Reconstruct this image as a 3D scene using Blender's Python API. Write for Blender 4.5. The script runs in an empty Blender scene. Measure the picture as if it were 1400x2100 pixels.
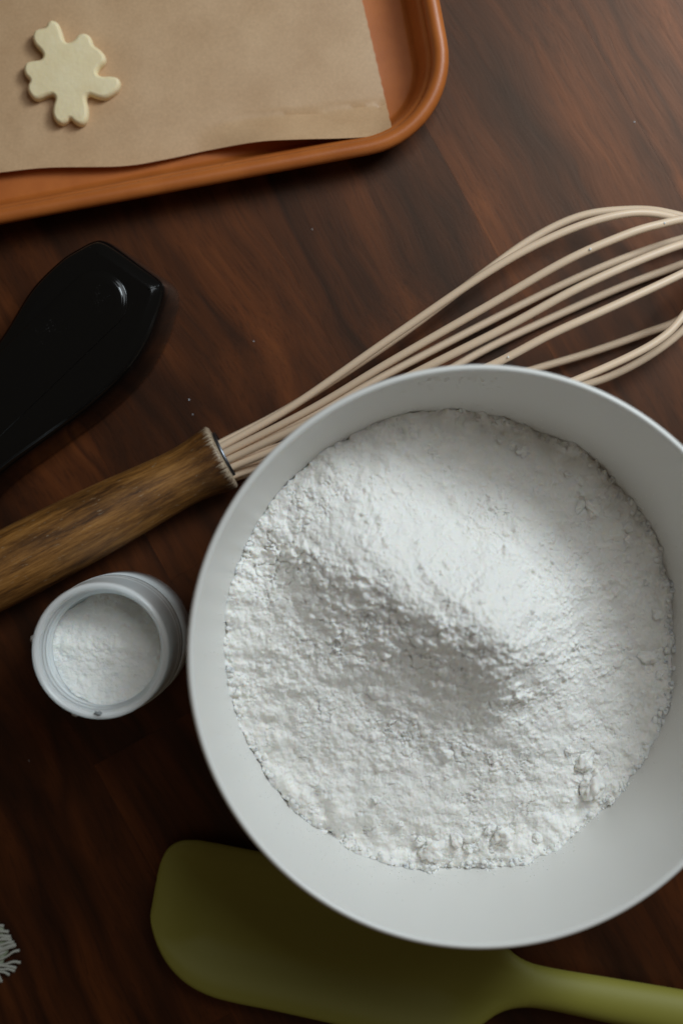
import bpy, bmesh, math, random
import numpy as np
from mathutils import Vector, Matrix
from mathutils import noise as mnoise

random.seed(7)
RNG = np.random.default_rng(11)
S = bpy.context.scene
CM = 0.01

# ------------------------------------------------------------------ camera
H = 60.0                                   # camera height over the table top, cm
FPX = 2100 * 55 / 36                       # focal length in photo pixels
cd = bpy.data.cameras.new('camera')
cam = bpy.data.objects.new('camera', cd)
S.collection.objects.link(cam)
cam.location = (0, 0, H * CM)
cam.rotation_euler = (0, 0, 0)             # straight down
cd.sensor_fit = 'VERTICAL'
cd.sensor_height = 36
cd.sensor_width = 24
cd.lens = 55
cd.clip_start = 0.02
cd.clip_end = 50
cd.dof.use_dof = True
cd.dof.focus_distance = (H - 4.0) * CM
cd.dof.aperture_fstop = 4.4
cd.dof.aperture_blades = 9
S.camera = cam

# ------------------------------------------------------------------ light: one big window, dim warm room
w = bpy.data.worlds.new('World')
S.world = w
w.use_nodes = True
bg = w.node_tree.nodes['Background']
bg.inputs[0].default_value = (1.0, 0.80, 0.58, 1)
bg.inputs[1].default_value = 0.095
ld = bpy.data.lights.new('window_light', 'AREA')
ld.shape = 'RECTANGLE'
ld.size = 0.26
ld.size_y = 0.29
ld.energy = 6.7
ld.color = (0.83, 0.94, 1.0)
win = bpy.data.objects.new('window_light', ld)
S.collection.objects.link(win)
tgt = Vector((0.03, -0.02, 0.04))


def aim(o, az, el, dist):
    d = Vector((math.cos(el) * math.cos(az), math.cos(el) * math.sin(az), math.sin(el)))
    o.location = tgt + d * dist
    o.rotation_euler = d.to_track_quat('Z', 'Y').to_euler()


aim(win, math.radians(48), math.radians(41), 0.95)
l2 = bpy.data.lights.new('high_fill', 'AREA')     # added soft fill from high on the window side
l2.shape = 'RECTANGLE'
l2.size = 0.50
l2.size_y = 0.42
l2.energy = 3.3
l2.color = (0.88, 0.955, 1.0)
fill_lamp = bpy.data.objects.new('high_fill', l2)
S.collection.objects.link(fill_lamp)
aim(fill_lamp, math.radians(57), math.radians(61), 1.1)
S.view_settings.view_transform = 'Standard'
S.view_settings.look = 'None'
S.view_settings.exposure = -0.31
S.view_settings.gamma = 1
S.cycles.use_denoising = True
S.cycles.max_bounces = 10
S.cycles.diffuse_bounces = 6

# ------------------------------------------------------------------ helpers
C = S.collection


def P(px, py, h):
    """photo pixel -> world point (cm) on the plane z = h"""
    s = FPX / (H - h)
    return ((px - 700) / s, (1050 - py) / s, h)


def obj(name, me, mat=None, parent=None, smooth=True):
    if isinstance(me, bmesh.types.BMesh):
        bm = me
        me = bpy.data.meshes.new(name)
        bm.to_mesh(me)
        bm.free()
    if mat is not None and len(me.materials) == 0:
        me.materials.append(mat)
    if smooth:
        me.polygons.foreach_set('use_smooth', [True] * len(me.polygons))
    o = bpy.data.objects.new(name, me)
    C.objects.link(o)
    if parent:
        o.parent = parent
        o.matrix_parent_inverse = parent.matrix_basis.inverted()
    return o


def thing(name, label, cat, loc):
    o = bpy.data.objects.new(name, None)
    o.empty_display_size = 0.02
    C.objects.link(o)
    o.location = [c * CM for c in loc]
    o['label'] = label
    o['category'] = cat
    return o


def tag(o, label, cat):
    o['label'] = label
    o['category'] = cat
    return o


def pyd(name, verts, faces):
    me = bpy.data.meshes.new(name)
    me.from_pydata([tuple(c * CM for c in v) for v in verts], [], faces)
    me.update()
    return me


def lathe(name, prof, n=128, M=None, closed=False):
    """prof: list of (r, z) in cm, about z; M optional matrix (cm)"""
    vs, fs = [], []
    k = len(prof)
    for i in range(n):
        a = 2 * math.pi * i / n
        for r, z in prof:
            v = Vector((r * math.cos(a), r * math.sin(a), z))
            if M is not None:
                v = M @ v
            vs.append(v)
    for i in range(n):
        j = (i + 1) % n
        for q in range(k - 1 if not closed else k):
            p = (q + 1) % k
            fs.append((i * k + q, j * k + q, j * k + p, i * k + p))
    me = pyd(name, vs, fs)
    bm = bmesh.new()
    bm.from_mesh(me)
    bmesh.ops.remove_doubles(bm, verts=bm.verts, dist=1e-6)
    bmesh.ops.recalc_face_normals(bm, faces=bm.faces)
    bm.to_mesh(me)
    bm.free()
    return me


def catmull(pts, per=12, closed=False):
    pts = [np.array(p, float) for p in pts]
    n = len(pts)
    out = []
    rng = n if closed else n - 1
    for i in range(rng):
        if closed:
            p0, p1, p2, p3 = (pts[(i + k) % n] for k in (-1, 0, 1, 2))
        else:
            p1, p2 = pts[i], pts[i + 1]
            p0 = pts[i - 1] if i > 0 else 2 * p1 - p2
            p3 = pts[i + 2] if i + 2 < n else 2 * p2 - p1
        for q in range(per):
            t = q / per
            out.append(0.5 * (2 * p1 + (p2 - p0) * t + (2 * p0 - 5 * p1 + 4 * p2 - p3) * t * t
                              + (3 * p1 - p0 - 3 * p2 + p3) * t ** 3))
    if not closed:
        out.append(pts[-1])
    return out


def tube(name, path, rad, seg=12, flat=1.0):
    """path list of 3-vectors (cm); rad float or list; flat scales the vertical half axis"""
    path = [Vector(p) for p in path]
    n = len(path)
    vs, fs = [], []
    up = None
    for i in range(n):
        t = (path[min(i + 1, n - 1)] - path[max(i - 1, 0)]).normalized()
        if up is None:
            up = Vector((0, 0, 1)) if abs(t.z) < 0.9 else Vector((0, 1, 0))
        side = t.cross(up).normalized()
        up = side.cross(t).normalized()
        r = rad[i] if hasattr(rad, '__len__') else rad
        for k in range(seg):
            a = 2 * math.pi * k / seg
            vs.append(path[i] + side * (r * math.cos(a)) + up * (r * flat * math.sin(a)))
    for i in range(n - 1):
        for k in range(seg):
            l = (k + 1) % seg
            fs.append((i * seg + k, i * seg + l, (i + 1) * seg + l, (i + 1) * seg + k))
    fs.append(tuple(range(seg))[::-1])
    fs.append(tuple((n - 1) * seg + k for k in range(seg)))
    return pyd(name, vs, fs)


def ccw(pts):
    a = sum(pts[i][0] * pts[(i + 1) % len(pts)][1] - pts[(i + 1) % len(pts)][0] * pts[i][1] for i in range(len(pts)))
    return pts if a > 0 else pts[::-1]


def pillow(name, outline, prof, zf=None, relax=0.0, extra=()):
    """outline: closed 2D loop (cm).  prof: rings of (inset, z).  A solid skin, capped top and bottom."""
    pts = np.array(ccw([tuple(p[:2]) for p in outline]), float)
    nrm = None
    rings = []
    A0, B0 = pts, np.roll(pts, -1, 0)
    AB = B0 - A0
    AB2 = np.maximum((AB ** 2).sum(1), 1e-12)

    def project(c, d):
        """move the points c to the distance d inside the outline"""
        t = np.clip(((c[:, None, :] - A0[None]) * AB[None]).sum(2) / AB2[None], 0, 1)
        q = A0[None] + AB[None] * t[..., None]
        dd = np.linalg.norm(c[:, None, :] - q, axis=2)
        k = dd.argmin(1)
        i = np.arange(len(c))
        qn, dn = q[i, k], dd[i, k]
        e = AB[k] / np.sqrt(AB2[k])[:, None]
        nr = np.stack([-e[:, 1], e[:, 0]], 1)
        dv = np.where(dn[:, None] > 1e-4, (c - qn) / np.maximum(dn, 1e-4)[:, None], nr)
        return qn + dv * d

    cur = pts.copy()
    prev = 0.0
    for inset, z in prof:
        step = inset - prev
        m = max(1, int(abs(step) / 0.04))
        for s_ in range(m):
            t = np.roll(cur, -1, 0) - np.roll(cur, 1, 0)
            t /= np.maximum(np.linalg.norm(t, axis=1, keepdims=True), 1e-9)
            nr = np.stack([-t[:, 1], t[:, 0]], 1)
            cur = cur + nr * (step / m)
            d = prev + step * (s_ + 1) / m
            if abs(step) > 1e-6 and d > 0:
                cur = project(cur, d)
                cur = cur * 0.6 + 0.2 * (np.roll(cur, 1, 0) + np.roll(cur, -1, 0))
                for _ in range(int(relax * 100 * d)):
                    cur = cur * 0.5 + 0.25 * (np.roll(cur, 1, 0) + np.roll(cur, -1, 0))
        prev = inset
        rings.append([(x, y, z + (zf(x, y) if zf else 0)) for x, y in cur])
    for fn, z in extra:
        rings.append([(*fn(x, y), z) for x, y in cur])
    n = len(pts)
    vs = [v for r in rings for v in r]
    fs = [tuple(range(n))[::-1]]
    for k in range(len(rings) - 1):
        for i in range(n):
            j = (i + 1) % n
            fs.append((k * n + i, k * n + j, (k + 1) * n + j, (k + 1) * n + i))
    fs.append(tuple((len(rings) - 1) * n + i for i in range(n)))
    me = pyd(name, vs, fs)
    bm = bmesh.new()
    bm.from_mesh(me)
    bmesh.ops.triangulate(bm, faces=[f for f in bm.faces if len(f.verts) > 4])
    bm.to_mesh(me)
    bm.free()
    return me


# value noise on arrays
def vnoise(x, y, seed):
    xi, yi = np.floor(x).astype(np.int64), np.floor(y).astype(np.int64)
    xf, yf = x - xi, y - yi
    u, v = xf * xf * xf * (xf * (xf * 6 - 15) + 10), yf * yf * yf * (yf * (yf * 6 - 15) + 10)

    def h(a, b):
        n = (a * 374761393 + b * 668265263 + seed * 974634777) & 0x7fffffff
        n = ((n ^ (n >> 13)) * 1274126177) & 0x7fffffff
        return ((n ^ (n >> 16)) & 0xffff) / 65535.0
    return (h(xi, yi) * (1 - u) + h(xi + 1, yi) * u) * (1 - v) + (h(xi, yi + 1) * (1 - u) + h(xi + 1, yi + 1) * u) * v


def fbm(x, y, sc, octv=4, seed=1, gain=0.5):
    t, a, tot = 0, 1.0, 0
    for k in range(octv):
        t = t + a * (vnoise(x * sc + 17.3 * k, y * sc - 9.1 * k, seed + k) - 0.5)
        tot += a
        a *= gain
        sc *= 2.03
    return t / tot * 2


# ------------------------------------------------------------------ materials
def mat(name, base=(0.5, 0.5, 0.5), rough=0.5, **kw):
    m = bpy.data.materials.new(name)
    m.use_nodes = True
    b = m.node_tree.nodes['Principled BSDF']
    b.inputs['Base Color'].default_value = (*base, 1)
    b.inputs['Roughness'].default_value = rough
    for k, v in kw.items():
        b.inputs[k.replace('_', ' ')].default_value = v
    return m


def N(m, t, **kw):
    n = m.node_tree.nodes.new(t)
    for k, v in kw.items():
        setattr(n, k, v)
    return n


def L(m, a, b):
    m.node_tree.links.new(a, b)


def bsdf(m):
    return m.node_tree.nodes['Principled BSDF']


def noise(m, scale, detail=4, rough=0.55, coord=None, sc3=None):
    n = N(m, 'ShaderNodeTexNoise')
    n.inputs['Scale'].default_value = scale
    n.inputs['Detail'].default_value = detail
    n.inputs['Roughness'].default_value = rough
    if coord is not None:
        if sc3:
            mp = N(m, 'ShaderNodeMapping')
            mp.inputs['Scale'].default_value = sc3
            L(m, coord, mp.inputs[0])
            coord = mp.outputs[0]
        L(m, coord, n.inputs['Vector'])
    return n


def ramp(m, fac, stops, interp='LINEAR'):
    r = N(m, 'ShaderNodeValToRGB')
    r.color_ramp.interpolation = interp
    el = r.color_ramp.elements
    while len(el) < len(stops):
        el.new(0.5)
    for e, (p, c) in zip(el, stops):
        e.position = p
        e.color = (*c, 1) if len(c) == 3 else c
    L(m, fac, r.inputs[0])
    return r


def mixc(m, fac, a, b, mode='MIX'):
    x = N(m, 'ShaderNodeMix', data_type='RGBA', blend_type=mode)
    for sock, v in ((x.inputs[0], fac), (x.inputs[6], a), (x.inputs[7], b)):
        if hasattr(v, 'is_output'):
            L(m, v, sock)
        elif isinstance(v, (int, float)):
            sock.default_value = v
        else:
            sock.default_value = (*v, 1)
    return x.outputs[2]


def bump(m, height, strength, dist):
    b = N(m, 'ShaderNodeBump')
    b.inputs['Strength'].default_value = strength
    b.inputs['Distance'].default_value = dist
    L(m, height, b.inputs['Height'])
    L(m, b.outputs[0], bsdf(m).inputs['Normal'])
    return b


def objcoord(m):
    return N(m, 'ShaderNodeTexCoord').outputs['Object']


# walnut staves: grain along local X, shifted at random per stave
def make_walnut():
    m = mat('walnut', rough=0.5)
    bsdf(m).inputs['Specular IOR Level'].default_value = 0.9
    bsdf(m).inputs['Specular Tint'].default_value = (1.0, 0.70, 0.53, 1)
    oc = objcoord(m)
    oi = N(m, 'ShaderNodeObjectInfo')
    mul = N(m, 'ShaderNodeMath', operation='MULTIPLY')
    mul.inputs[1].default_value = 37.0
    L(m, oi.outputs['Random'], mul.inputs[0])
    add = N(m, 'ShaderNodeVectorMath', operation='ADD')
    L(m, oc, add.inputs[0])
    L(m, mul.outputs[0], add.inputs[1])
    v = add.outputs[0]
    # slow warp so the grain wanders and swirls
    wn = noise(m, 7, 3, 0.5, v, (1.0, 1.6, 1))
    sub = N(m, 'ShaderNodeVectorMath', operation='SUBTRACT')
    sub.inputs[1].default_value = (0.5, 0.5, 0.5)
    L(m, wn.outputs['Color'], sub.inputs[0])
    sc = N(m, 'ShaderNodeVectorMath', operation='SCALE')
    sc.inputs['Scale'].default_value = 0.034
    L(m, sub.outputs[0], sc.inputs[0])
    wv = N(m, 'ShaderNodeVectorMath', operation='ADD')
    L(m, v, wv.inputs[0])
    L(m, sc.outputs[0], wv.inputs[1])
    vv = wv.outputs[0]
    broad = noise(m, 48, 5, 0.60, vv, (0.10, 1.0, 1))
    fine = noise(m, 380, 5, 0.65, vv, (0.035, 1.0, 1))
    pores = noise(m, 1500, 2, 0.5, vv, (0.045, 1.0, 1))
    cloud = noise(m, 16, 3, 0.6, v, (0.5, 1, 1))
    c1 = ramp(m, broad.outputs[0], [(0.28, (0.0095, 0.0022, 0.0006)), (0.42, (0.031, 0.0079, 0.0019)),
                                    (0.58, (0.074, 0.0196, 0.0045)), (0.76, (0.150, 0.044, 0.0105))])
    c2 = ramp(m, fine.outputs[0], [(0.30, (0.62, 0.58, 0.56)), (0.47, (0.98, 0.98, 0.98)), (0.70, (1.15, 1.15, 1.15))])
    c = mixc(m, 0.62, c1.outputs[0], c2.outputs[0], 'MULTIPLY')
    # thin dark veins that follow the grain, some way apart
    ve = noise(m, 34, 2, 0.4, vv, (0.09, 1.0, 1))
    vm = N(m, 'ShaderNodeMath', operation='SUBTRACT')
    vm.inputs[1].default_value = 0.47
    L(m, ve.outputs[0], vm.inputs[0])
    va = N(m, 'ShaderNodeMath', operation='ABSOLUTE')
    L(m, vm.outputs[0], va.inputs[0])
    c5 = ramp(m, va.outputs[0], [(0.0, (0.34, 0.30, 0.30)), (0.012, (0.50, 0.46, 0.45)), (0.045, (1, 1, 1))])
    c = mixc(m, 0.85, c, c5.outputs[0], 'MULTIPLY')
    c3 = ramp(m, pores.outputs[0], [(0.34, (0.40, 0.38, 0.38)), (0.44, (1, 1, 1))])
    c = mixc(m, 0.55, c, c3.outputs[0], 'MULTIPLY')
    c4 = ramp(m, cloud.outputs[0], [(0.33, (0.45, 0.40, 0.37)), (0.55, (1.0, 0.98, 0.96)), (0.75, (1.22, 1.18, 1.12))])
    c = mixc(m, 0.8, c, c4.outputs[0], 'MULTIPLY')
    tone = ramp(m, oi.outputs['Random'], [(0.0, (0.82, 0.79, 0.77)), (0.5, (0.97, 0.95, 0.93)), (1.0, (1.12, 1.10, 1.05))])
    c = mixc(m, 1.0, c, tone.outputs[0], 'MULTIPLY')
    L(m, c, bsdf(m).inputs['Base Color'])
    # the sheen of the fibres takes the colour of the grain
    tv = N(m, 'ShaderNodeVectorMath', operation='SCALE')
    tv.inputs['Scale'].default_value = 7.5
    L(m, c, tv.inputs[0])
    tm = mixc(m, 0.5, tv.outputs[0], (1.0, 0.70, 0.54))
    L(m, tm, bsdf(m).inputs['Specular Tint'])
    rr = ramp(m, fine.outputs[0], [(0.3, (0.42,) * 3), (0.7, (0.37,) * 3)])
    L(m, rr.outputs[0], bsdf(m).inputs['Roughness'])
    bump(m, pores.outputs[0], 0.10, 0.0003)
    return m


M_wood = make_walnut()
M_base = mat('table_core', (0.02, 0.008, 0.004), 0.7)

M_bowl = mat('bowl_melamine', (0.735, 0.722, 0.69), 0.34)
_n = noise(M_bowl, 900, 3, 0.7, objcoord(M_bowl))
bump(M_bowl, _n.outputs[0], 0.04, 0.0003)

M_powder = mat('white_powder', (0.905, 0.88, 0.835), 0.95)
bsdf(M_powder).inputs['Subsurface Weight'].default_value = 0.7
bsdf(M_powder).inputs['Subsurface Radius'].default_value = (0.0011, 0.0009, 0.0007)
bsdf(M_powder).inputs['Subsurface Scale'].default_value = 1.0
bsdf(M_powder).inputs['Specular IOR Level'].default_value = 0.1
_oc = objcoord(M_powder)
_n1 = noise(M_powder, 1600, 5, 0.75, _oc)
bump(M_powder, _n1.outputs[0], 0.5, 0.0009)

M_wire = mat('beige_silicone', (0.80, 0.605, 0.43), 0.45)
bsdf(M_wire).inputs['Subsurface Weight'].default_value = 0.08
bsdf(M_wire).inputs['Subsurface Radius'].default_value = (0.003, 0.002, 0.001)
_n = noise(M_wire, 1400, 3, 0.6, objcoord(M_wire))
bump(M_wire, _n.outputs[0], 0.05, 0.0003)


def make_handle_wood():
    m = mat('oiled_handle_wood', rough=0.5)
    oc = objcoord(m)
    st = noise(m, 420, 6, 0.75, oc, (0.09, 1, 1))
    br = noise(m, 75, 5, 0.65, oc, (0.25, 1, 1))
    c1 = ramp(m, st.outputs[0], [(0.33, (0.075, 0.028, 0.006)), (0.5, (0.235, 0.102, 0.022)), (0.68, (0.38, 0.185, 0.050))])
    c2 = ramp(m, br.outputs[0], [(0.36, (0.30, 0.25, 0.20)), (0.50, (0.95, 0.92, 0.85)), (0.66, (1.15, 1.12, 1.05))])
    c = mixc(m, 0.9, c1.outputs[0], c2.outputs[0], 'MULTIPLY')
    # scuffs and pale flecks
    fl = noise(m, 1300, 4, 0.65, oc, (0.28, 1, 1))
    f2 = ramp(m, fl.outputs[0], [(0.62, (0, 0, 0)), (0.74, (0.8, 0.8, 0.8))])
    c = mixc(m, f2.outputs[0], c, (0.34, 0.26, 0.17))
    # worn, bleached end by the ferrule: local x close to 0, streaked inwards
    sep = N(m, 'ShaderNodeSeparateXYZ')
    L(m, oc, sep.inputs[0])
    wn = noise(m, 1100, 4, 0.6, oc, (0.05, 1, 1))
    ma = N(m, 'ShaderNodeMath', operation='MULTIPLY_ADD')
    ma.inputs[1].default_value = 0.010
    L(m, wn.outputs[0], ma.inputs[0])
    L(m, sep.outputs[0], ma.inputs[2])
    f3 = ramp(m, ma.outputs[0], [(0.0, (0, 0, 0)), (1, (1, 1, 1))])
    mr = N(m, 'ShaderNodeMapRange')
    mr.inputs['From Min'].default_value = 0.0025
    mr.inputs['From Max'].default_value = 0.0052
    L(m, ma.outputs[0], mr.inputs['Value'])
    m.node_tree.nodes.remove(f3)
    # stained dark collar behind the bleached edge
    mr2 = N(m, 'ShaderNodeMapRange')
    mr2.inputs['From Min'].default_value = -0.014
    mr2.inputs['From Max'].default_value = 0.004
    L(m, ma.outputs[0], mr2.inputs['Value'])
    c = mixc(m, mr2.outputs[0], c, mixc(m, 1.0, c, (0.40, 0.34, 0.28), 'MULTIPLY'))
    c = mixc(m, mr.outputs[0], c, (0.42, 0.33, 0.23))
    L(m, c, bsdf(m).inputs['Base Color'])
    bump(m, st.outputs[0], 0.5, 0.0008)
    return m


M_hwood = make_handle_wood()
M_ferr = mat('black_ferrule', (0.012, 0.012, 0.014), 0.3)
M_steel = mat('steel_ring', (0.16, 0.17, 0.19), 0.4, Metallic=1.0)


def make_tray():
    m = mat('copper_enamel', rough=0.42)
    oc = objcoord(m)
    a = noise(m, 40, 4, 0.6, oc)
    c = ramp(m, a.outputs[0], [(0.3, (0.39, 0.103, 0.018)), (0.7, (0.53, 0.158, 0.031))]).outputs[0]
    b = noise(m, 160, 3, 0.7, oc)
    f = ramp(m, b.outputs[0], [(0.70, (0, 0, 0)), (0.78, (1, 1, 1))])
    c = mixc(m, f.outputs[0], c, (0.11, 0.035, 0.012))
    L(m, c, bsdf(m).inputs['Base Color'])
    n = noise(m, 1500, 3, 0.6, oc)
    bump(m, n.outputs[0], 0.12, 0.0004)
    return m


M_tray = make_tray()


def make_paper():
    m = mat('brown_parchment', rough=0.36)
    oc = objcoord(m)
    a = noise(m, 45, 5, 0.65, oc)
    b = noise(m, 900, 4, 0.7, oc)
    c = ramp(m, a.outputs[0], [(0.3, (0.52, 0.325, 0.178)), (0.7, (0.62, 0.41, 0.238))]).outputs[0]
    d = ramp(m, b.outputs[0], [(0.3, (0.90, 0.90, 0.90)), (0.7, (1.06, 1.06, 1.06))])
    c = mixc(m, 1.0, c, d.outputs[0], 'MULTIPLY')
    L(m, c, bsdf(m).inputs['Base Color'])
    bump(m, b.outputs[0], 0.15, 0.0003)
    return m


M_paper = make_paper()
M_dough = mat('pale_dough', (0.76, 0.61, 0.34), 0.6, Subsurface_Weight=0.15)
bsdf(M_dough).inputs['Subsurface Radius'].default_value = (0.004, 0.003, 0.0015)
_oc = objcoord(M_dough)
_n = noise(M_dough, 500, 4, 0.65, _oc)
bump(M_dough, _n.outputs[0], 0.25, 0.0008)
_r = ramp(M_dough, noise(M_dough, 120, 3, 0.6, _oc).outputs[0], [(0.3, (0.84, 0.69, 0.41)), (0.7, (0.90, 0.765, 0.49))])
L(M_dough, _r.outputs[0], bsdf(M_dough).inputs['Base Color'])


def make_black():
    m = mat('black_gloss_plastic', (0.003, 0.0028, 0.0026), 0.12)
    oc = objcoord(m)
    cl = noise(m, 70, 3, 0.6, oc)
    sp = noise(m, 1900, 3, 0.6, oc)
    ad = N(m, 'ShaderNodeMath', operation='MULTIPLY')
    L(m, cl.outputs[0], ad.inputs[0])
    L(m, sp.outputs[0], ad.inputs[1])
    f = ramp(m, ad.outputs[0], [(0.40, (0, 0, 0)), (0.52, (1, 1, 1))])
    c = mixc(m, f.outputs[0], (0.004, 0.0038, 0.0036), (0.045, 0.043, 0.042))
    L(m, c, bsdf(m).inputs['Base Color'])
    return m


M_black = make_black()
bsdf(M_black).inputs['Specular IOR Level'].default_value = 0.18
bsdf(M_black).inputs['Coat Weight'].default_value = 0.22
bsdf(M_black).inputs['Coat Roughness'].default_value = 0.06
M_green = mat('olive_silicone', (0.235, 0.215, 0.030), 0.62)
_oc = objcoord(M_green)
_n = noise(M_green, 1500, 3, 0.6, _oc)
bump(M_green, _n.outputs[0], 0.06, 0.0003)
_f = ramp(M_green, noise(M_green, 900, 2, 0.5, _oc).outputs[0], [(0.76, (0.235, 0.215, 0.030)), (0.80, (0.30, 0.29, 0.14))])
L(M_green, _f.outputs[0], bsdf(M_green).inputs['Base Color'])


def make_plastic():
    m = mat('frosted_plastic', (0.72, 0.785, 0.81), 0.25)
    bsdf(m).inputs['Subsurface Weight'].default_value = 1.0
    bsdf(m).inputs['Subsurface Radius'].default_value = (0.0100, 0.0110, 0.0115)
    bsdf(m).inputs['Subsurface Scale'].default_value = 1.0
    n = noise(m, 700, 4, 0.7, objcoord(m))
    bump(m, n.outputs[0], 0.10, 0.0004)
    return m


M_jar = make_plastic()
M_nick = mat('rim_dirt', (0.20, 0.21, 0.21), 0.6)
M_label = mat('jar_label', (0.74, 0.78, 0.79), 0.4)
M_cloth = mat('pale_green_cloth', (0.36, 0.39, 0.30), 0.9)
_f = ramp(M_cloth, noise(M_cloth, 350, 3, 0.6, objcoord(M_cloth)).outputs[0], [(0.35, (0.15, 0.20, 0.09)), (0.65, (0.36, 0.39, 0.29))])
L(M_cloth, _f.outputs[0], bsdf(M_cloth).inputs['Base Color'])
M_thread = mat('fringe_thread', (0.40, 0.40, 0.35), 0.9)

# ------------------------------------------------------------------ table
table = bpy.data.objects.new('tabletop', None)
C.objects.link(table)
table['kind'] = 'structure'
bm = bmesh.new()
bmesh.ops.create_cube(bm, size=1, matrix=Matrix.Translation((0, 0, -0.022)) @ Matrix.Diagonal((1.3, 1.3, 0.02, 1)))
obj('table_core', bm, M_base, table, smooth=False)
GA = math.radians(-61)                      # the way the grain runs
Rg = Matrix.Rotation(GA, 4, 'Z')
rs = random.Random(5)
y = -0.36
gap = 0.00006
while y < 0.36:
    wd = rs.choice([0.060, 0.072, 0.085, 0.098])
    x = -0.42 - rs.random() * 0.2
    while x < 0.42:
        ln = rs.uniform(0.22, 0.5)
        bm = bmesh.new()
        bmesh.ops.create_cube(bm, size=1, matrix=Matrix.Diagonal((ln - gap, wd - gap, 0.0115, 1)))
        o = obj('stave', bm, M_wood, table, smooth=False)
        o.matrix_world = Rg @ Matrix.Translation((x + ln / 2, y + wd / 2, -0.0115 / 2))
        x += ln
    y += wd

bm = bmesh.new()
for px, py, r in [(235, 795, 0.05), (388, 820, 0.03), (395, 850, 0.02), (1300, 250, 0.03), (520, 700, 0.025), (60, 1560, 0.02), (1180, 900, 0.03), (640, 470, 0.02)]:
    bmesh.ops.create_icosphere(bm, subdivisions=1, radius=r * CM, matrix=Matrix.Translation([c * CM for c in P(px, py, r * 0.5)]) @ Matrix.Diagonal((1, 1.3, 0.6, 1)))
o = obj('powder_specks', bm, M_powder, table)
o['kind'] = 'stuff'

# ------------------------------------------------------------------ bowl
BC = (4.47, -4.69)
PR = [(0.0, 0.42), (4.2, 0.42), (4.9, 0.55), (5.9, 1.1), (6.7, 1.75), (7.35, 2.55), (7.85, 3.5), (8.2, 4.5), (8.58, 6.0), (8.9, 7.5), (9.22, 9.25)]
inn = [tuple(p) for p in catmull(PR[1:], 6)]
inner = [(0.0, 0.42), (2.0, 0.42)] + inn
lip = [(9.235, 9.36), (9.27, 9.45), (9.32, 9.49), (9.37, 9.49), (9.43, 9.46), (9.47, 9.39), (9.475, 9.3)]
outer = [(r + 0.255, z - 0.12) for r, z in inn[::-1][1:] if z > 0.7] + [(5.0, 0.32), (4.6, 0.05), (4.4, 0.01), (4.15, 0.05), (4.0, 0.2), (0, 0.2)]
me = lathe('mixing_bowl', inner + lip + outer, 192)
bowl = obj('mixing_bowl', me, M_bowl)
bowl.location = (BC[0] * CM, BC[1] * CM, 0)
tag(bowl, 'large round white mixing bowl holding the heap of powder', 'bowl')
WR = np.array([p[0] for p in inn])
WH = np.array([p[1] for p in inn])

# ------------------------------------------------------------------ powder heap (height field of clumps)
NG = 660
half = 8.95
ax = np.linspace(-half, half, NG)
dx = ax[1] - ax[0]
X, Y = np.meshgrid(ax, ax, indexing='xy')


def local(px, py, h):
    q = P(px, py, h)
    return np.array([q[0] - BC[0], q[1] - BC[1]])


RIDGE = [(local(560, 1095, 6.2), 6.0), (local(625, 1120, 6.9), 6.75), (local(740, 1172, 7.7), 7.75),
         (local(880, 1250, 8.4), 8.4), (local(1000, 1310, 8.7), 8.65)]


def base_height(X, Y):
    zb = 4.05 - 1.62 * X / 8 + 0.42 * Y / 8
    wx = X + 0.45 * fbm(X, Y, 0.45, 3, 31)
    wy = Y + 0.45 * fbm(X, Y, 0.45, 3, 57)
    best = np.full(X.shape, 1e9)
    Hh = np.zeros(X.shape)
    side = np.zeros(X.shape)
    for (a, ha), (b, hb) in zip(RIDGE[:-1], RIDGE[1:]):
        ab = b - a
        t = np.clip(((wx - a[0]) * ab[0] + (wy - a[1]) * ab[1]) / (ab @ ab), 0, 1)
        cx, cy = a[0] + ab[0] * t, a[1] + ab[1] * t
        d = np.hypot(wx - cx, wy - cy)
        m = d < best
        best = np.where(m, d, best)
        Hh = np.where(m, ha + (hb - ha) * t, Hh)
        cr = (wx - cx) * ab[1] - (wy - cy) * ab[0]     # >0: right of the ridge seen from a to b = shaded side
        side = np.where(m, cr / np.linalg.norm(ab), side)
    k = np.clip(side / np.maximum(best, 1e-6), -1, 1) * 0.5 + 0.5      # 1 shaded side, 0 lit side
    d = np.maximum(np.sqrt(best ** 2 + 0.05) - 0.2237, 0)
    edge = np.clip((np.hypot(X, Y) - 5.6) / 2.2, 0, 1)
    zb = zb + edge * (0.55 * fbm(X, Y, 0.42, 3, 640) + 0.32 * fbm(X, Y, 1.5, 3, 650))
    g_sh = 1 / (1 + (d / 2.75) ** 1.5)
    g_lt = 1 / (1 + (d / 2.3) ** 2.2)
    g = g_lt * (1 - k) + g_sh * k
    z = zb + (Hh - zb) * g
    z += 0.16 * fbm(X, Y, 0.7, 3, 3)
    return z, d, k


zb0, DR, KS = base_height(X, Y)
Z = zb0 + 0.10 * fbm(X, Y, 2.2, 3, 91)
# roughness: coarse clumps round the ridge and on its shaded flank, finer towards the upper right
coarse = np.clip(0.22 + 0.80 * KS * np.exp(-(DR / 3.1) ** 2) + 0.35 * np.exp(-DR / 1.0) + 0.25 * (Y < 0) * np.exp(-((DR - 4) / 2) ** 2) + 0.75 * fbm(X, Y, 0.9, 3, 14), 0.14, 1.15)


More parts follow.
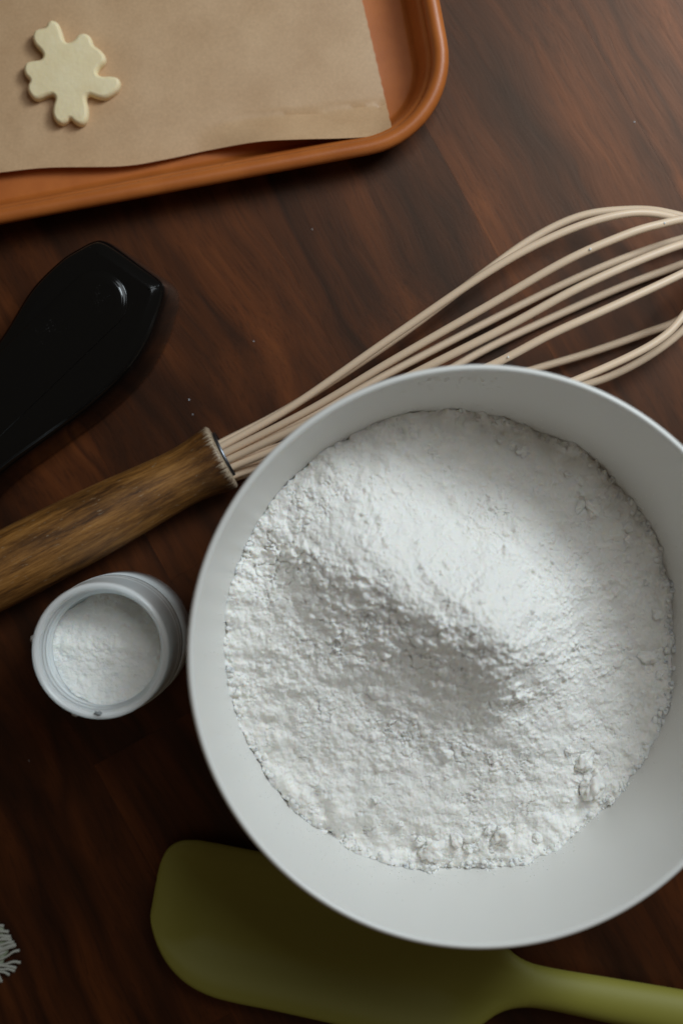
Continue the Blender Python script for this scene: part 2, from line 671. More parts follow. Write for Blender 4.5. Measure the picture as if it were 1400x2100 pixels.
def splat(Z, n, rmin, rmax, expo, lift):
    u = RNG.random(n)
    rad = rmin * (1 - u * (1 - (rmin / rmax) ** expo)) ** (-1 / expo)
    cx = RNG.uniform(-half, half, n)
    cy = RNG.uniform(-half, half, n)
    order = np.argsort(-rad)
    for i in order:
        if cx[i] ** 2 + cy[i] ** 2 > 8.9 ** 2:
            continue
        j0, i0 = int((cx[i] + half) / dx), int((cy[i] + half) / dx)
        cz = coarse[min(i0, NG - 1), min(j0, NG - 1)]
        r = rad[i] * (0.45 + 0.65 * cz)
        q = int(r * 1.25 / dx) + 1
        ja, jb, ia, ib = max(j0 - q, 0), min(j0 + q + 1, NG), max(i0 - q, 0), min(i0 + q + 1, NG)
        gx, gy = ax[ja:jb] - cx[i], ax[ia:ib] - cy[i]
        st = 0.9 + 0.22 * random.random()
        an = random.random() * 3.14
        ca, sa = math.cos(an), math.sin(an)
        GX, GY = np.meshgrid(gx, gy)
        d2 = ((GX * ca + GY * sa) * st) ** 2 + ((-GX * sa + GY * ca) / st) ** 2
        hh = np.sqrt(np.maximum(r * r - d2, 0))
        zc = Z[min(i0, NG - 1), min(j0, NG - 1)] + r * RNG.uniform(-0.95, lift)
        sub = Z[ia:ib, ja:jb]
        np.copyto(sub, np.maximum(sub, np.where(d2 < r * r, zc + hh * 0.9, -9)))


splat(Z, 420, 0.16, 0.38, 2.2, -0.5)
splat(Z, 7000, 0.06, 0.19, 2.2, -0.3)
splat(Z, 36000, 0.03, 0.09, 1.6, -0.05)


def soften(Z, n):
    for _ in range(n):
        Zp = np.pad(Z, 1, mode='edge')
        Z = (Zp[:-2, 1:-1] + Zp[2:, 1:-1] + Zp[1:-1, :-2] + Zp[1:-1, 2:] + 4 * Z) / 8
    return Z


Z = soften(Z, 2)
Z += (0.5 + 0.7 * coarse) * (0.050 * fbm(X, Y, 5, 3, 301) + 0.026 * fbm(X, Y, 11, 3, 201) + 0.010 * fbm(X, Y, 28, 2, 222))
# crevices
cr = np.abs(fbm(X, Y, 2.6, 4, 77))
Z -= 0.085 * (0.3 + coarse) * np.exp(-(cr / 0.034) ** 2) * np.clip(0.6 + 1.6 * fbm(X, Y, 1.0, 2, 78), 0, 1.4)
# powder pulling away from the wall in small pits
EDG = np.interp(Z, WH, WR) - np.hypot(X, Y)
pit = np.clip(fbm(X, Y, 4.2, 3, 500) * 2.6 + 0.05, 0, 1) * np.clip(0.5 - X / 9, 0.25, 1)
Z -= 0.34 * pit * np.exp(-np.clip(EDG, 0, 9) / 0.07)

R = np.hypot(X, Y)
wall = np.interp(R, WR, WH, left=0.42, right=99)
keep = Z > wall - 0.08
idx = -np.ones(NG * NG, np.int64)
fk = keep[:-1, :-1] & keep[1:, :-1] & keep[:-1, 1:] & keep[1:, 1:]
ii, jj = np.nonzero(fk)
q = np.stack([ii * NG + jj, ii * NG + jj + 1, (ii + 1) * NG + jj + 1, (ii + 1) * NG + jj], 1)
used = np.unique(q)
idx[used] = np.arange(len(used))
q = idx[q]
me = bpy.data.meshes.new('powder_heap')
me.vertices.add(len(used))
me.vertices.foreach_set('co', (np.stack([X.ravel()[used], Y.ravel()[used], Z.ravel()[used]], 1) * CM).astype(np.float32).ravel())
me.loops.add(q.size)
me.loops.foreach_set('vertex_index', q.ravel().astype(np.int32))
me.polygons.add(len(q))
me.polygons.foreach_set('loop_start', (np.arange(len(q)) * 4).astype(np.int32))
me.update(calc_edges=True)
me.validate()
heap_root = thing('powder_heap', 'ridged heap of clumpy white powder filling the big bowl', 'powder', (BC[0], BC[1], 0))
heap = obj('powder_mass', me, M_powder, None)
heap.parent = heap_root


def rock(r, seed, sub=2, amp=0.3):
    bm = bmesh.new()
    bmesh.ops.create_icosphere(bm, subdivisions=sub, radius=1)
    rr = random.Random(seed)
    off = Vector((rr.uniform(-50, 50), rr.uniform(-50, 50), rr.uniform(-50, 50)))
    sc = Vector((rr.uniform(0.75, 1.25), rr.uniform(0.75, 1.25), rr.uniform(0.6, 0.85)))
    for v in bm.verts:
        p = v.co.copy()
        k = 1 + amp * (1.1 * mnoise.noise(p * 1.3 + off) + 0.55 * mnoise.noise(p * 3.1 + off) + 0.30 * mnoise.noise(p * 7.0 + off))
        v.co = Vector((p.x * sc.x, p.y * sc.y, p.z * sc.z)) * max(k, 0.3) * r
    return bm


def surf(x, y):
    """height of powder or bowl wall at local bowl x, y (cm)"""
    j = int(round((x + half) / dx))
    i = int(round((y + half) / dx))
    r = math.hypot(x, y)
    wz = float(np.interp(r, WR, WH))
    if 0 <= i < NG and 0 <= j < NG:
        return max(float(Z[i, j]), wz), wz
    return wz, wz


def drop(px, py, h0=4.0):
    h = h0
    for _ in range(25):
        l = local(px, py, h)
        h = 0.5 * h + 0.5 * surf(l[0], l[1])[0]
    return l[0], l[1], h


lumps = [(1070, 928, 10), (1022, 906, 7), (1050, 915, 7), (1163, 974, 9), (1188, 986, 8), (1213, 1042, 15), (1186, 1040, 12),
         (1284, 1082, 9), (1286, 1110, 9), (1192, 1012, 6), (1330, 1190, 9), (1345, 1260, 10), (1325, 1350, 16), (1350, 1385, 9),
         (883, 1742, 20), (936, 1722, 13), (1030, 1712, 20), (1003, 1700, 9), (960, 1738, 9), (860, 1725, 9), (1345, 1340, 12),
         (1195, 1560, 17), (1215, 1610, 22), (1165, 1540, 9), (820, 1690, 8), (770, 1640, 8), (1250, 1640, 9), (1100, 1720, 9)]
for k, (px, py, r) in enumerate(lumps):
    x, y, h = drop(px, py)
    rc = r / 57.0
    bm = rock(rc * CM * 1.05, k + 3, 4, 0.62)
    o = obj('lump', bm, M_powder)
    o.parent = heap_root
    o.location = (x * CM, y * CM, (h + rc * 0.28) * CM)
    o.rotation_euler = (0, 0, k * 1.7)

# loose crumbs and dust on the bowl wall, joined
bm = bmesh.new()
rr = random.Random(21)
n_c = 0
EDGE_R = []
for k in range(720):
    a = k * math.pi / 360
    r = 9.2
    while r > 5.5:
        r -= 0.02
        t_, w_ = surf(r * math.cos(a), r * math.sin(a))
        if t_ > w_ + 0.02:
            break
    EDGE_R.append(r)
for k in range(5500):
    a = rr.uniform(0, 2 * math.pi)
    low = max(0.0, math.cos(a - math.radians(225)))
    up = max(0.0, math.cos(a - math.radians(35)))
    if rr.random() > 0.25 + 0.75 * low + 0.25 * up:
        continue
    # climb the wall from the edge of the heap
    climb = rr.expovariate(1 / (0.16 + 0.75 * low ** 2 + 0.25 * up))
    z0 = float(np.interp(EDGE_R[int(a * 360 / math.pi) % 720], WR, WH)) + climb
    if z0 > 9.0:
        continue
    r = float(np.interp(z0, WH, WR))
    x, y = r * math.cos(a), r * math.sin(a)
    sz = (0.007 + 0.022 * rr.random() ** 3) * (1.5 if climb < 0.12 else 1)
    m4 = Matrix.Translation((x * CM, y * CM, z0 * CM)) @ Matrix.Rotation(rr.random() * 3, 4, 'Z')
    bmesh.ops.create_icosphere(bm, subdivisions=1, radius=sz * CM, matrix=m4)
for k in range(420):                                       # crumbs crowding the edge of the heap
    a = math.radians(rr.choice([rr.uniform(-25, 85), rr.uniform(-25, 85), rr.uniform(-110, -20), rr.uniform(150, 300)]))
    r = 8.9
    for _ in range(60):
        r -= 0.03
        if r < 6 or surf(r * math.cos(a), r * math.sin(a))[0] > surf(r * math.cos(a), r * math.sin(a))[1] + 0.03:
            break
    r += rr.uniform(-0.28, 0.07)
    x, y = r * math.cos(a), r * math.sin(a)
    sz = 0.03 + 0.085 * rr.random() ** 2.2
    tmp = rock(sz * CM, 900 + k, 2, 0.45)
    m4 = Matrix.Translation((x * CM, y * CM, (surf(x, y)[0] + sz * 0.25) * CM))
    tmp.transform(m4)
    tm = bpy.data.meshes.new('t')
    tmp.to_mesh(tm)
    tmp.free()
    bm.from_mesh(tm)
    bpy.data.meshes.remove(tm)
crumb = obj('crumbs', bm, M_powder)
crumb.parent = heap_root
crumb['kind'] = 'stuff'

# streak of powder smeared on the far inside of the rim
bm = bmesh.new()
for k in range(120):
    px = rr.gauss(915, 60)
    py = 772 + (px - 960) ** 2 / 2400 + abs(rr.gauss(0, 12))
    h = 9.2
    for _ in range(12):
        l = local(px, py, h)
        h = 0.5 * h + 0.5 * min(9.45, float(np.interp(math.hypot(l[0], l[1]), WR, WH)))
    sz = rr.uniform(0.012, 0.045) * (1.3 if py < 782 else 0.8)
    m4 = Matrix.Translation((l[0] * CM, l[1] * CM, h * CM)) @ Matrix.Diagonal((1, 1, 0.35, 1))
    bmesh.ops.create_icosphere(bm, subdivisions=1, radius=sz * CM, matrix=m4)
o = obj('rim_smear', bm, M_powder)
o.parent = heap_root
o['kind'] = 'stuff'

# ------------------------------------------------------------------ whisk
hz = 1.42
e = Vector(P(457, 936, hz))
f = Vector(P(0, 1172, hz - 0.05))
axd = (e - f).normalized()
rot = Vector((1, 0, 0)).rotation_difference(axd).to_matrix().to_4x4()
wh = thing('whisk', 'balloon whisk with brown wooden handle and beige silicone wires behind the bowl', 'whisk', e)
# profile along -x (handle), local
hp = [(-14.0, 0.0), (-13.9, 0.5), (-13.4, 0.95), (-12.5, 1.15), (-10.5, 1.33), (-8.5, 1.38), (-6.5, 1.34), (-4.5, 1.26), (-2.8, 1.15), (-1.8, 1.105), (-1.0, 1.15),
      (-0.45, 1.245), (-0.12, 1.29), (-0.05, 1.27), (0.0, 1.2), (0.04, 0.93), (-0.15, 0.90)]
hp = catmull(hp[:13], 5) + hp[13:]
M_ax = Matrix.Rotation(math.radians(90), 4, 'Y')      # lathe z -> x


def on_axis(o):
    o.parent = wh
    o.rotation_euler = rot.to_euler()


me = lathe('handle', [(r, x) for x, r in hp], 64, M_ax)
o = obj('handle', me, M_hwood)
on_axis(o)
me = lathe('ferrule', [(0.0, 0.10), (0.86, 0.10), (0.90, 0.12), (0.915, 0.10), (0.915, -0.3), (0.0, -0.3)], 64, M_ax)
o = obj('ferrule', me, M_ferr)
on_axis(o)
me = lathe('steel_ring', [(0.915, 0.135), (0.93, 0.15), (0.955, 0.14), (0.955, 0.02), (0.92, 0.01)], 64, M_ax, closed=True)
o = obj('steel_ring', me, M_steel)
on_axis(o)

# five wire loops: upper strand out to the tip, lower strand back  (photo px, px, height cm)
loops = [
    # upper strand (out)                                                              lower strand (from the tip back)
    ([(462, 912, 1.75), (600, 833, 2.3), (800, 694, 3.2), (1000, 558, 4.0), (1130, 487, 4.25), (1240, 447, 4.25), (1330, 437, 4.0), (1420, 462, 3.5)],
     (1520, 530, 3.0),
     [(1440, 462, 2.4), (1365, 436, 2.2), (1290, 430, 2.0), (1190, 443, 1.85), (1090, 490, 1.7), (980, 568, 1.6), (800, 702, 1.5), (600, 832, 1.4), (459, 906, 1.25)]),
    ([(470, 925, 2.0), (640, 838, 3.2), (800, 742, 4.3), (1000, 627, 5.3), (1150, 540, 5.9), (1250, 494, 6.0), (1340, 463, 5.8), (1440, 450, 5.2)],
     (1545, 505, 3.6),
     [(1480, 475, 1.4), (1400, 489, 0.9), (1280, 529, 0.7), (1150, 585, 0.7), (1000, 660, 0.8), (800, 764, 0.95), (640, 850, 1.0), (468, 926, 1.0)]),
    ([(474, 941, 2.1), (640, 864, 3.4), (800, 790, 4.7), (920, 730, 5.5), (1050, 664, 6.1), (1180, 593, 6.5), (1300, 538, 6.4), (1400, 500, 6.0), (1480, 480, 5.0)],
     (1555, 500, 3.5),
     [(1500, 505, 1.3), (1400, 541, 0.55), (1280, 586, 0.4), (1150, 643, 0.4), (1000, 714, 0.5), (850, 797, 0.65), (650, 890, 0.8), (472, 945, 0.85)]),
    ([(478, 957, 2.0), (640, 892, 3.1), (800, 830, 4.2), (990, 757, 5.2), (1130, 685, 5.8), (1260, 626, 5.9), (1400, 560, 5.4), (1480, 515, 4.6)],
     (1550, 500, 3.4),
     [(1500, 560, 1.4), (1400, 650, 0.9), (1320, 684, 0.75), (1200, 726, 0.7), (1080, 762, 0.75), (900, 820, 0.8), (650, 908, 0.9), (478, 962, 0.9)]),
    ([(484, 973, 1.7), (640, 925, 2.2), (850, 875, 2.9), (1050, 828, 3.5), (1160, 788, 3.7), (1290, 731, 3.7), (1360, 690, 3.6), (1402, 645, 3.4), (1440, 590, 3.2)],
     (1500, 530, 3.0),
     [(1450, 610, 2.0), (1400, 676, 1.7), (1330, 730, 1.5), (1250, 772, 1.4), (1180, 795, 1.3), (1050, 838, 1.2), (850, 890, 1.2), (640, 935, 1.2), (486, 978, 1.25)]),
]
ALLP = []
for up, tip, lo in loops:
    pts = [P(*p) for p in up] + [P(*tip)] + [P(*p) for p in lo]
    inn_a = np.array(e) + np.array(axd) * -0.2
    # root both ends inside the ferrule
    a0 = np.array(pts[0]) - np.array(axd) * 0.6
    a1 = np.array(pts[-1]) - np.array(axd) * 0.6
    path = catmull([a0] + pts + [a1], 9)
    ALLP += [p for p in path]
    o = obj('wire', tube('wire', path, 0.147, 14), M_wire, wh)

# specks of powder on wires
bm = bmesh.new()
for px, py, h, r in [(1212, 513, 6.05, 0.06), (1037, 727, 5.45, 0.05), (1363, 457, 6.0, 0.05)]:
    cand = [p for p in ALLP if abs(p[2] - h) < 1.6]
    pr = [((700 + p[0] * FPX / (H - p[2]) - px) ** 2 + (1050 - p[1] * FPX / (H - p[2]) - py) ** 2, i) for i, p in enumerate(cand)]
    b = Vector(cand[min(pr)[1]])
    nrm = (Vector((0, 0, H)) - b).normalized()
    bmesh.ops.create_icosphere(bm, subdivisions=2, radius=r * CM * 0.8, matrix=Matrix.Translation((b + nrm * 0.16) * CM))
o = obj('powder_specks', bm, M_powder, wh)
o['kind'] = 'stuff'

# ------------------------------------------------------------------ baking tray
TA = math.radians(10.7)
e1 = np.array([math.cos(TA), math.sin(TA)])
e2 = np.array([-math.sin(TA), math.cos(TA)])
corner = np.array([4.61, 13.97])
TW, TH, TR = 38.0, 26.0, 3.65


def rrect(inset, z, n=14):
    pts = []
    r = max(TR - inset, 0.05)
    for cx, cy, a0 in ((-TR, TR, -90), (-TR, TH - TR, 0), (-TW + TR, TH - TR, 90), (-TW + TR, TR, 180)):
        for k in range(n + 1):
            a = math.radians(a0 + 90 * k / n)
            u = cx + r * math.cos(a)
            v = cy + r * math.sin(a)
            p = corner + e1 * u + e2 * v
            pts.append((p[0], p[1], z))
    return pts


tprof = [(1.7, 0.0), (1.35, 0.06), (1.1, 0.3), (0.85, 1.2), (0.72, 1.5), (0.52, 1.60), (0.28, 1.50), (0.08, 1.56), (0.0, 1.72), (0.035, 1.88), (0.14, 2.00), (0.30, 2.05),
         (0.45, 2.00), (0.56, 1.88), (0.63, 1.66), (0.76, 1.0), (0.90, 0.42), (1.05, 0.20), (1.35, 0.11), (2.6, 0.09)]
rings = [rrect(i, z) for i, z in tprof]
nn = len(rings[0])
vs = [v for r in rings for v in r]
fs = [tuple(range(nn))[::-1]]
for k in range(len(rings) - 1):
    for i in range(nn):
        j = (i + 1) % nn
        fs.append((k * nn + i, k * nn + j, (k + 1) * nn + j, (k + 1) * nn + i))
fs.append(tuple((len(rings) - 1) * nn + i for i in range(nn)))
tray = obj('baking_tray', pyd('baking_tray', vs, fs), M_tray)
tag(tray, 'copper orange baking tray with a rolled rim, under the brown paper', 'tray')

# ------------------------------------------------------------------ parchment
def sm01(a, b, x):
    t = np.clip((x - a) / (b - a), 0, 1)
    return t * t * (3 - 2 * t)


bot = catmull([(-320, 402), (-150, 372), (0, 354), (100, 344), (250, 341), (340, 327), (430, 308), (530, 291), (620, 286), (700, 284), (765, 279), (803, 262)], 12)
bot = np.array(bot)
vs, fs = [], []
NU, NV = 150, 70
us = np.linspace(0, 1, NU)
rsd = random.Random(3)
for i, u in enumerate(us):
    px = -320 + u * (803 + 320)
    by = np.interp(px, bot[:, 0], bot[:, 1])
    for j in range(NV):
        v = j / (NV - 1)
        vv = 1 - (1 - v) ** 1.6 if False else v
        # from far edge (y -420) to bottom edge
        ypx = -420 + (by + 420) * vv
        # right edge slants: x shifts left when going up
        xpx = px - u * (0.232 * (262 - ypx)) * (1 if ypx < 262 else 0)
        zig = (0.9 * math.sin(ypx * 0.9) if i == NU - 1 else 0)
        # height over the tray floor
        cre = 243 - (xpx - 560) * 0.105          # crease line
        kx = float(sm01(400, 600, xpx))
        lift = kx * 1.22 * float(np.clip((ypx - cre) / max(by - cre, 20), 0, 1)) - kx * 0.09 * math.exp(-((ypx - cre) / 9) ** 2)
        wav = 0.10 + 0.09 * math.sin(xpx * 0.006 + 0.7) * math.sin(ypx * 0.005 + 0.4) + 0.05 * float(vnoise(np.array(xpx / 120.), np.array(ypx / 120.), 5))
        edge = 0.18 * np.clip((ypx - (by - 70)) / 70, 0, 1) ** 2 * np.clip((500 - xpx) / 300, 0, 1)
        h = max(0.115, 0.15 + wav + edge + lift)
        x, y_, z = P(xpx + zig, ypx, h)
        vs.append((x, y_, z))
for i in range(NU - 1):
    for j in range(NV - 1):
        a = i * NV + j
        fs.append((a, a + 1, a + NV + 1, a + NV))
me = pyd('parchment_sheet', vs, fs)
paper = obj('parchment_sheet', me, M_paper)
sm = paper.modifiers.new('thickness', 'SOLIDIFY')
sm.thickness = 0.00012
sm.offset = 1
es = paper.modifiers.new('crisp_edges', 'EDGE_SPLIT')
es.split_angle = math.radians(50)
tag(paper, 'sheet of brown parchment paper lining the orange tray', 'paper')


def paper_z(px, py):
    best = min(vs, key=lambda q: (q[0] - P(px, py, .3)[0]) ** 2 + (q[1] - P(px, py, .3)[1]) ** 2)
    return best[2]


# ------------------------------------------------------------------ cookie
ck = [(210, 78), (236, 90), (252, 125), (262, 158), (276, 170), (300, 160), (320, 138), (346, 132), (370, 147), (383, 180), (410, 200), (430, 226), (428, 252), (405, 276),
      (398, 298), (420, 309), (450, 308), (480, 315), (492, 336), (484, 362), (460, 385), (430, 400), (400, 398), (366, 387), (352, 402), (360, 440), (358, 480), (345, 503),
      (325, 509), (302, 499), (286, 484), (272, 497), (250, 506), (225, 492), (213, 462), (216, 430), (224, 402), (214, 387), (190, 391), (155, 405), (130, 398), (112, 370),
      (112, 346), (120, 326), (101, 305), (95, 277), (106, 253), (132, 245), (163, 240), (174, 225), (165, 205), (141, 180), (131, 150), (141, 121), (165, 112), (184, 107), (193, 90)]
zc = paper_z(140, 150) + 0.02
ol = [P(a / 2, b / 2, zc + 0.5)[:2] for a, b in ck]
ol = [tuple(p) for p in catmull(ol, 5, True)]
me = pillow('cookie', ol, [(0.03, zc), (0.0, zc + 0.06), (0.0, zc + 0.30), (0.02, zc + 0.38), (0.06, zc + 0.44), (0.11, zc + 0.475), (0.130, zc + 0.484), (0.135, zc + 0.4845)], relax=0.0)
cookie = obj('cookie', me, M_dough)
tag(cookie, 'pale raw snowflake cookie lying on the brown paper', 'cookie')

# ------------------------------------------------------------------ black handle
hb = 3.0
bo = [(-330, 985), (-200, 905), (-80, 793), (0, 690), (60, 594), (120, 533), (160, 507), (188, 493), (207, 492), (234, 506), (294, 548), (329, 574), (336, 591), (331, 622), (308, 688),
      (263, 757), (192, 825), (95, 897), (0, 966), (-80, 1040), (-200, 1130), (-330, 1190)]
ol = [P(a, b, hb)[:2] for a, b in bo]
ol = [tuple(p) for p in catmull(ol, 8, True)]
cA, cB = np.array(P(200, 617, hb)[:2]), np.array(P(-230, 1030, hb)[:2])


def capsule(rad):
    def fn(x, y):
        p = np.array((x, y))
        ab = cB - cA
        t = min(max(float((p - cA) @ ab / (ab @ ab)), 0), 1)
        c = cA + ab * t
        d = p - c
        return tuple(c + d / max(np.linalg.norm(d), 1e-6) * rad)
    return fn


me = pillow('tool_handle', ol, [(0.05, 0.02), (-0.26, 0.10), (-0.28, 0.3), (-0.20, 1.2), (-0.13, 1.9), (-0.08, 2.3), (-0.02, 2.58), (0.05, 2.78), (0.13, 2.88), (0.20, 2.915), (0.40, 2.975), (0.46, 2.995), (0.50, 3.0), (0.54, 3.0)], relax=0.0)
pd = []
dA = (cA - cB) / np.linalg.norm(cA - cB)
a0 = math.atan2(dA[1], dA[0])
for k in range(41):
    a = a0 - math.pi / 2 + math.pi * k / 40
    pd.append(tuple(cA + 1.12 * np.array((math.cos(a), math.sin(a)))))
for k in range(41):
    a = a0 + math.pi / 2 + math.pi * k / 40
    pd.append(tuple(cB + 1.12 * np.array((math.cos(a), math.sin(a)))))
pad_me = pillow('grip_pad', pd, [(0.0, 2.94), (0.0, 3.005), (0.03, 3.035), (0.06, 3.042), (0.16, 3.044), (0.19, 3.070), (0.23, 3.080), (0.45, 3.083), (0.48, 3.083)])
blk = obj('handle_body', me, M_black)
bt = thing('tool_handle', 'glossy black plastic handle with a raised oval pad at the left edge', 'handle', P(-60, 880, 0))
blk.parent = bt
pad = obj('grip_pad', pad_me, M_black)
pad.parent = bt
pad.matrix_parent_inverse = Matrix.Translation(bt.location).inverted()
blk.matrix_parent_inverse = Matrix.Translation(bt.location).inverted()
tc = bpy.data.curves.new('embossed_letter', 'FONT')
tc.body = 'C'
tc.size = 0.0062
tc.extrude = 0.00008
to = bpy.data.objects.new('tmp_text', tc)
C.objects.link(to)
bpy.context.view_layer.update()
me = bpy.data.meshes.new_from_object(to.evaluated_get(bpy.context.evaluated_depsgraph_get()))
bpy.data.objects.remove(to)
o = obj('embossed_letter', me, M_black, None, smooth=False)
q = P(166, 632, 3.08)
o.parent = bt
o.matrix_parent_inverse = Matrix.Translation(bt.location).inverted()
o.location = [c * CM for c in q]
o.rotation_euler = (0, 0, math.radians(-8))

# ------------------------------------------------------------------ jar
jc = P(263, 1302, 0)
jar = thing('powder_jar', 'small open translucent plastic jar between whisk handle and bowl', 'jar', (jc[0], jc[1], 0))
jar.scale = (1.03, 1.03, 1.0)
ringz = []
prof = [(0, 0.15), (1.9, 0.15), (2.02, 0.3), (2.05, 3.0), (1.72, 4.9)]
inner_p = [(1.84, 5.2), (1.83, 5.5)]
for k in range(4):                                          # moulded steps inside the mouth
    z0 = 5.5 + k * 0.32
    r0 = 1.83 + k * 0.045
    inner_p += [(r0 + 0.015, z0 + 0.20), (r0 + 0.06, z0 + 0.26), (r0 + 0.08, z0 + 0.32)]
prof += inner_p + [(2.03, 6.86), (2.06, 6.97), (2.12, 7.02), (2.18, 7.02), (2.23, 6.98), (2.26, 6.88), (2.265, 6.6),
                   (2.275, 6.0), (2.30, 5.4), (2.335, 4.75), (2.35, 4.62), (2.375, 4.58), (2.375, 4.42), (2.33, 4.36), (2.24, 4.3), (2.26, 4.15), (2.36, 3.9),
                   (2.38, 3.7), (2.38, 0.35), (2.3, 0.1), (2.1, 0.02), (0, 0.02)]
o = obj('jar_body', lathe('jar_body', prof, 128), M_jar)
o.parent = jar
o = obj('jar_label', lathe('jar_label', [(2.385, 3.5), (2.397, 3.5), (2.397, 0.6), (2.385, 0.6)], 128, closed=True), M_label)
o.parent = jar
for z_, r_ in ((6.1, 1.955), (6.45, 1.995)):                 # thread ribs inside the mouth
    pth = [((r_ + 0.02) * math.cos(t), (r_ + 0.02) * math.sin(t), z_ + 0.03 * t) for t in np.linspace(0.3, 5.6, 70)]
    o = obj('thread_rib', tube('thread_rib', pth, 0.045, 8), M_jar)
    o.parent = jar
bm = rock(0.10 * CM, 77, 2, 0.6)                             # a grey nick on the rim
o = obj('rim_nick', bm, M_nick)
o.parent = jar
o.location = (2.05 * math.cos(math.radians(268)) * CM, 2.05 * math.sin(math.radians(268)) * CM, 7.0 * CM)
for ang, z, sz in ((170, 6.75, 0.10), (248, 6.7, 0.10)):
    bm = bmesh.new()
    bmesh.ops.create_cube(bm, size=1, matrix=Matrix.Diagonal((0.1 * CM, 0.22 * CM, 0.35 * CM, 1)))
    bmesh.ops.bevel(bm, geom=bm.edges[:], offset=0.0003, segments=2, affect='EDGES')
    o = obj('tab', bm, M_jar)
    o.parent = jar
    a = math.radians(ang)
    o.location = (2.28 * math.cos(a) * CM, 2.28 * math.sin(a) * CM, z * CM)
    o.rotation_euler = (0, 0, a)
# powder in the jar
nj = 210
aj = np.linspace(-2.0, 2.0, nj)
JX, JY = np.meshgrid(aj, aj)
JZ = 5.55 + 0.10 * JX - 0.12 * JY + 0.22 * fbm(JX, JY, 0.9, 3, 401) + 0.06 * fbm(JX * 0.9 + JY * 0.5, JY * 1.6 - JX * .6, 2.6, 4, 409) + 0.035 * fbm(JX, JY, 8, 3, 420)
JZ -= 0.10 * np.clip(JX * 0.5 + JY * 0.8, -1, 2)
JR = np.hypot(JX, JY)
k = JR < 1.97
fk = k[:-1, :-1] & k[1:, :-1] & k[:-1, 1:] & k[1:, 1:]
ii, jj = np.nonzero(fk)
faces = [(int(a * nj + b), int(a * nj + b + 1), int((a + 1) * nj + b + 1), int((a + 1) * nj + b)) for a, b in zip(ii, jj)]
me = pyd('jar_powder', np.stack([JX.ravel(), JY.ravel(), JZ.ravel()], 1).tolist(), faces)
bm = bmesh.new()
bm.from_mesh(me)
bmesh.ops.delete(bm, geom=[v for v in bm.verts if not v.link_faces], context='VERTS')
bm.to_mesh(me)
bm.free()
jp = obj('jar_powder', me, M_powder)
jp.location = (jc[0] * CM, jc[1] * CM, 0)
tag(jp, 'fine white powder inside the small plastic jar', 'powder')

# ------------------------------------------------------------------ spatula
sp = thing('spatula', 'olive green silicone spatula with a dished blade half under the bowl', 'spatula', P(700, 1950, 0))
so = [(309, 1890), (313, 1850), (322, 1800), (332, 1762), (347, 1738), (370, 1725), (400, 1723), (440, 1729), (560, 1752), (700, 1778), (830, 1806), (920, 1838), (985, 1888), (1035, 1940), (1075, 1970),
      (1130, 1986), (1250, 2006), (1400, 2031), (1600, 2066), (1800, 2102), (1850, 2125), (1862, 2160), (1845, 2190), (1790, 2196), (1600, 2163), (1400, 2127), (1260, 2100), (1190, 2085), (1135, 2073),
      (1085, 2066), (1045, 2070), (1012, 2084), (975, 2112), (930, 2137), (850, 2138), (700, 2104), (560, 2073), (480, 2057), (425, 2041), (380, 2016), (345, 1980), (322, 1938)]
ol = np.array([P(a, b, 1.0)[:2] for a, b in so])
ol = np.array(catmull(ol, 8, True))
sd = np.array(P(1700, 2140, 1.0)[:2]) - np.array(P(309, 1890, 1.0)[:2])
sd /= np.linalg.norm(sd)
sn = np.array([-sd[1], sd[0]])
so0 = np.array(P(309, 1890, 1.0)[:2])
U, Wd = (ol - so0) @ sd, (ol - so0) @ sn
u0, u1 = U.min(), U.max()
Ls = u1 - u0
tt = np.concatenate([np.linspace(0, 1, 26) ** 2 * 0.10, np.linspace(0.1, 0.93, 90)[1:], 0.93 + 0.07 * (1 - (1 - np.linspace(0, 1, 16)) ** 2)[1:]])
NVs = 41
vs2, fs2 = [], []
U2, W2 = np.roll(U, -1), np.roll(Wd, -1)


def sm01(a, b, x):
    t = np.clip((x - a) / (b - a), 0, 1)
    return t * t * (3 - 2 * t)


un = (np.array(P(1060, 2010, 1.0)[:2]) - so0) @ sd       # the neck
for ti in tt:
    u = u0 + Ls * min(max(ti, 0.0004), 0.9996)
    m = (U - u) * (U2 - u) <= 0
    wv = Wd[m] + (W2[m] - Wd[m]) * ((u - U[m]) / np.where(np.abs(U2[m] - U[m]) < 1e-9, 1e-9, U2[m] - U[m]))
    w0, w1 = wv.min(), wv.max()
    hw, wc = (w1 - w0) / 2, (w0 + w1) / 2
    kh = sm01(un - 2.4, un + 1.6, u)                      # 0 blade, 1 handle
    v = -np.cos(np.linspace(0, np.pi, NVs))
    v = np.sign(v) * np.abs(v) ** 0.9
    de = np.minimum((1 - np.abs(v)) * hw, (u - u0) * 0.9 + 0.001)
    zb_ = 0.98 + 0.10 * np.sqrt(np.clip(de / 0.14, 0, 1)) - 0.60 * sm01(0.35, 2.1, np.minimum(de, (un - u) * 0.55 + 0.4))
    lowb = 0.93 - 0.80 * sm01(0.0, 1.2, de)
    zh = 0.98 + 0.62 * np.sqrt(np.clip(1 - v * v, 0, 1)) * min(1, hw / 0.85) ** 0.5
    lowh = 0.96 - 0.62 * np.sqrt(np.clip(1 - v * v, 0, 1)) * min(1, hw / 0.85) ** 0.5
    zt = zb_ * (1 - kh) + zh * kh
    zl = lowb * (1 - kh) + lowh * kh
    ring = [(v[i], zt[i]) for i in range(NVs)] + [(v[i], zl[i]) for i in range(NVs - 1, -1, -1)]
    for vi, z in ring:
        p = so0 + sd * u + sn * (wc + vi * hw)
        vs2.append((p[0], p[1], z))
nr = NVs * 2
for i in range(len(tt) - 1):
    for k in range(nr):
        l = (k + 1) % nr
        fs2.append((i * nr + k, (i + 1) * nr + k, (i + 1) * nr + l, i * nr + l))
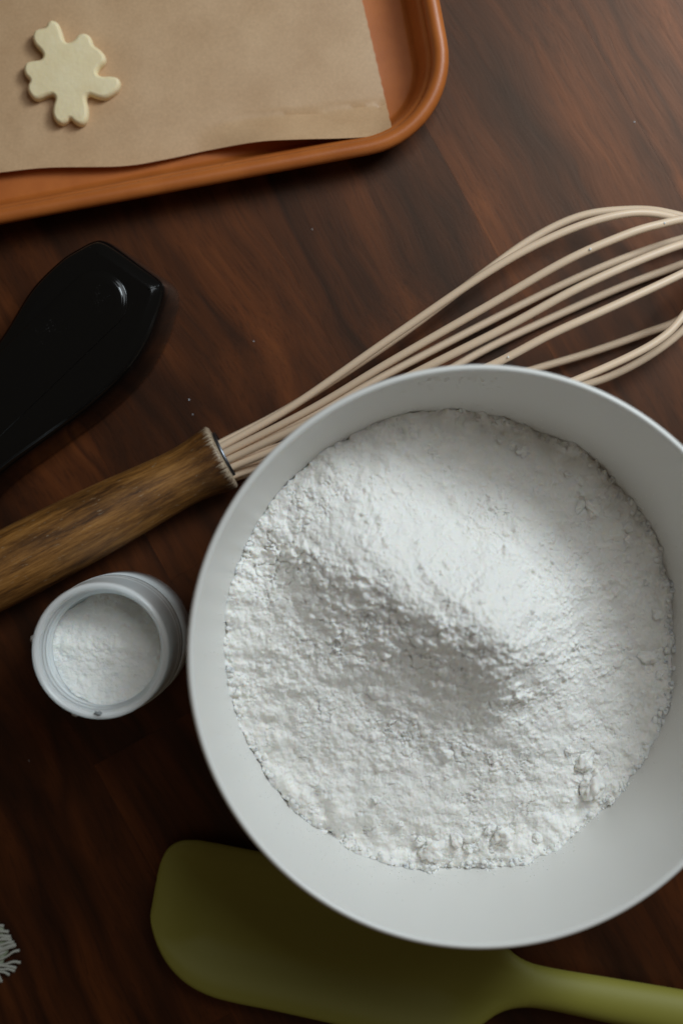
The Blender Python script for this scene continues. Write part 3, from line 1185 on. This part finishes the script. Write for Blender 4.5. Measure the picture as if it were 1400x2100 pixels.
fs2.append(tuple(range(nr)))
fs2.append(tuple((len(tt) - 1) * nr + k for k in range(nr))[::-1])
# split into blade and handle at the neck (shared border positions, one smooth silicone body)
ni = int(np.argmin(np.abs(u0 + Ls * tt - un - 0.6)))
for nm, a0, a1 in (('blade', 0, ni), ('handle', ni, len(tt) - 1)):
    sub = vs2[a0 * nr:(a1 + 1) * nr]
    ff = [(i * nr + k, (i + 1) * nr + k, (i + 1) * nr + (k + 1) % nr, i * nr + (k + 1) % nr) for i in range(a1 - a0) for k in range(nr)]
    if a0 == 0:
        ff.append(tuple(range(nr)))
    else:
        ff.append(tuple((a1 - a0) * nr + k for k in range(nr))[::-1])
    o = obj(nm, pyd(nm, sub, ff), M_green)
    o.parent = sp
    o.matrix_parent_inverse = Matrix.Translation(sp.location).inverted()

# ------------------------------------------------------------------ fringed cloth
cl = thing('fringed_cloth', 'corner of a pale green woven cloth with frayed threads on the dark table', 'cloth', P(-120, 1960, 0))


def put(o):
    o.parent = cl
    o.matrix_parent_inverse = Matrix.Translation(cl.location).inverted()


co = [(-300, 1700), (-120, 1790), (-4, 1893), (8, 1915), (16, 1938), (17, 1952), (10, 1966), (4, 1982), (-6, 1996), (-60, 2040), (-160, 2130), (-330, 2200)]
ol = [tuple(p) for p in catmull([P(a, b, 0.2)[:2] for a, b in co], 6, True)]
o = obj('weave', pillow('weave', ol, [(0.04, 0.03), (0, 0.08), (0.0, 0.16), (0.06, 0.2)]), M_cloth)
put(o)
th = [(-60, 1915, 18, 1911), (-60, 1925, 22, 1920), (-60, 1945, 23, 1921), (-50, 1955, 29, 1932), (-50, 1965, 33, 1938), (-50, 1975, 31, 1940), (-40, 1985, 12, 1952),
      (-20, 1975, 40, 1949), (-30, 1977, 42, 1974), (-30, 1980, 33, 1985), (-30, 1983, 30, 1991), (-30, 1982, 19, 1999), (-20, 1975, 3, 2013), (-60, 1905, 8, 1899),
      (-60, 1935, 24, 1927), (-60, 1950, 16, 1946)]
for k, (x0, y0, x1, y1) in enumerate(th):
    mx, my = (x0 + x1) / 2 + rs.uniform(-2, 2), (y0 + y1) / 2 + rs.uniform(-3, 3)
    q1 = (x0 * 0.2 + x1 * 0.8 + rs.uniform(-1, 1), y0 * 0.2 + y1 * 0.8 - 2)
    path = catmull([P(x0, y0, 0.24), P(mx, my, 0.27), P(*q1, 0.25), P(x1, y1, 0.14)], 6)
    r0 = rs.uniform(0.045, 0.06)
    rad = [r0 * (0.8 + 0.5 * (i / len(path)) ** 2) for i in range(len(path))]
    o = obj('thread', tube('thread', path, rad, 8), M_thread)
    put(o)
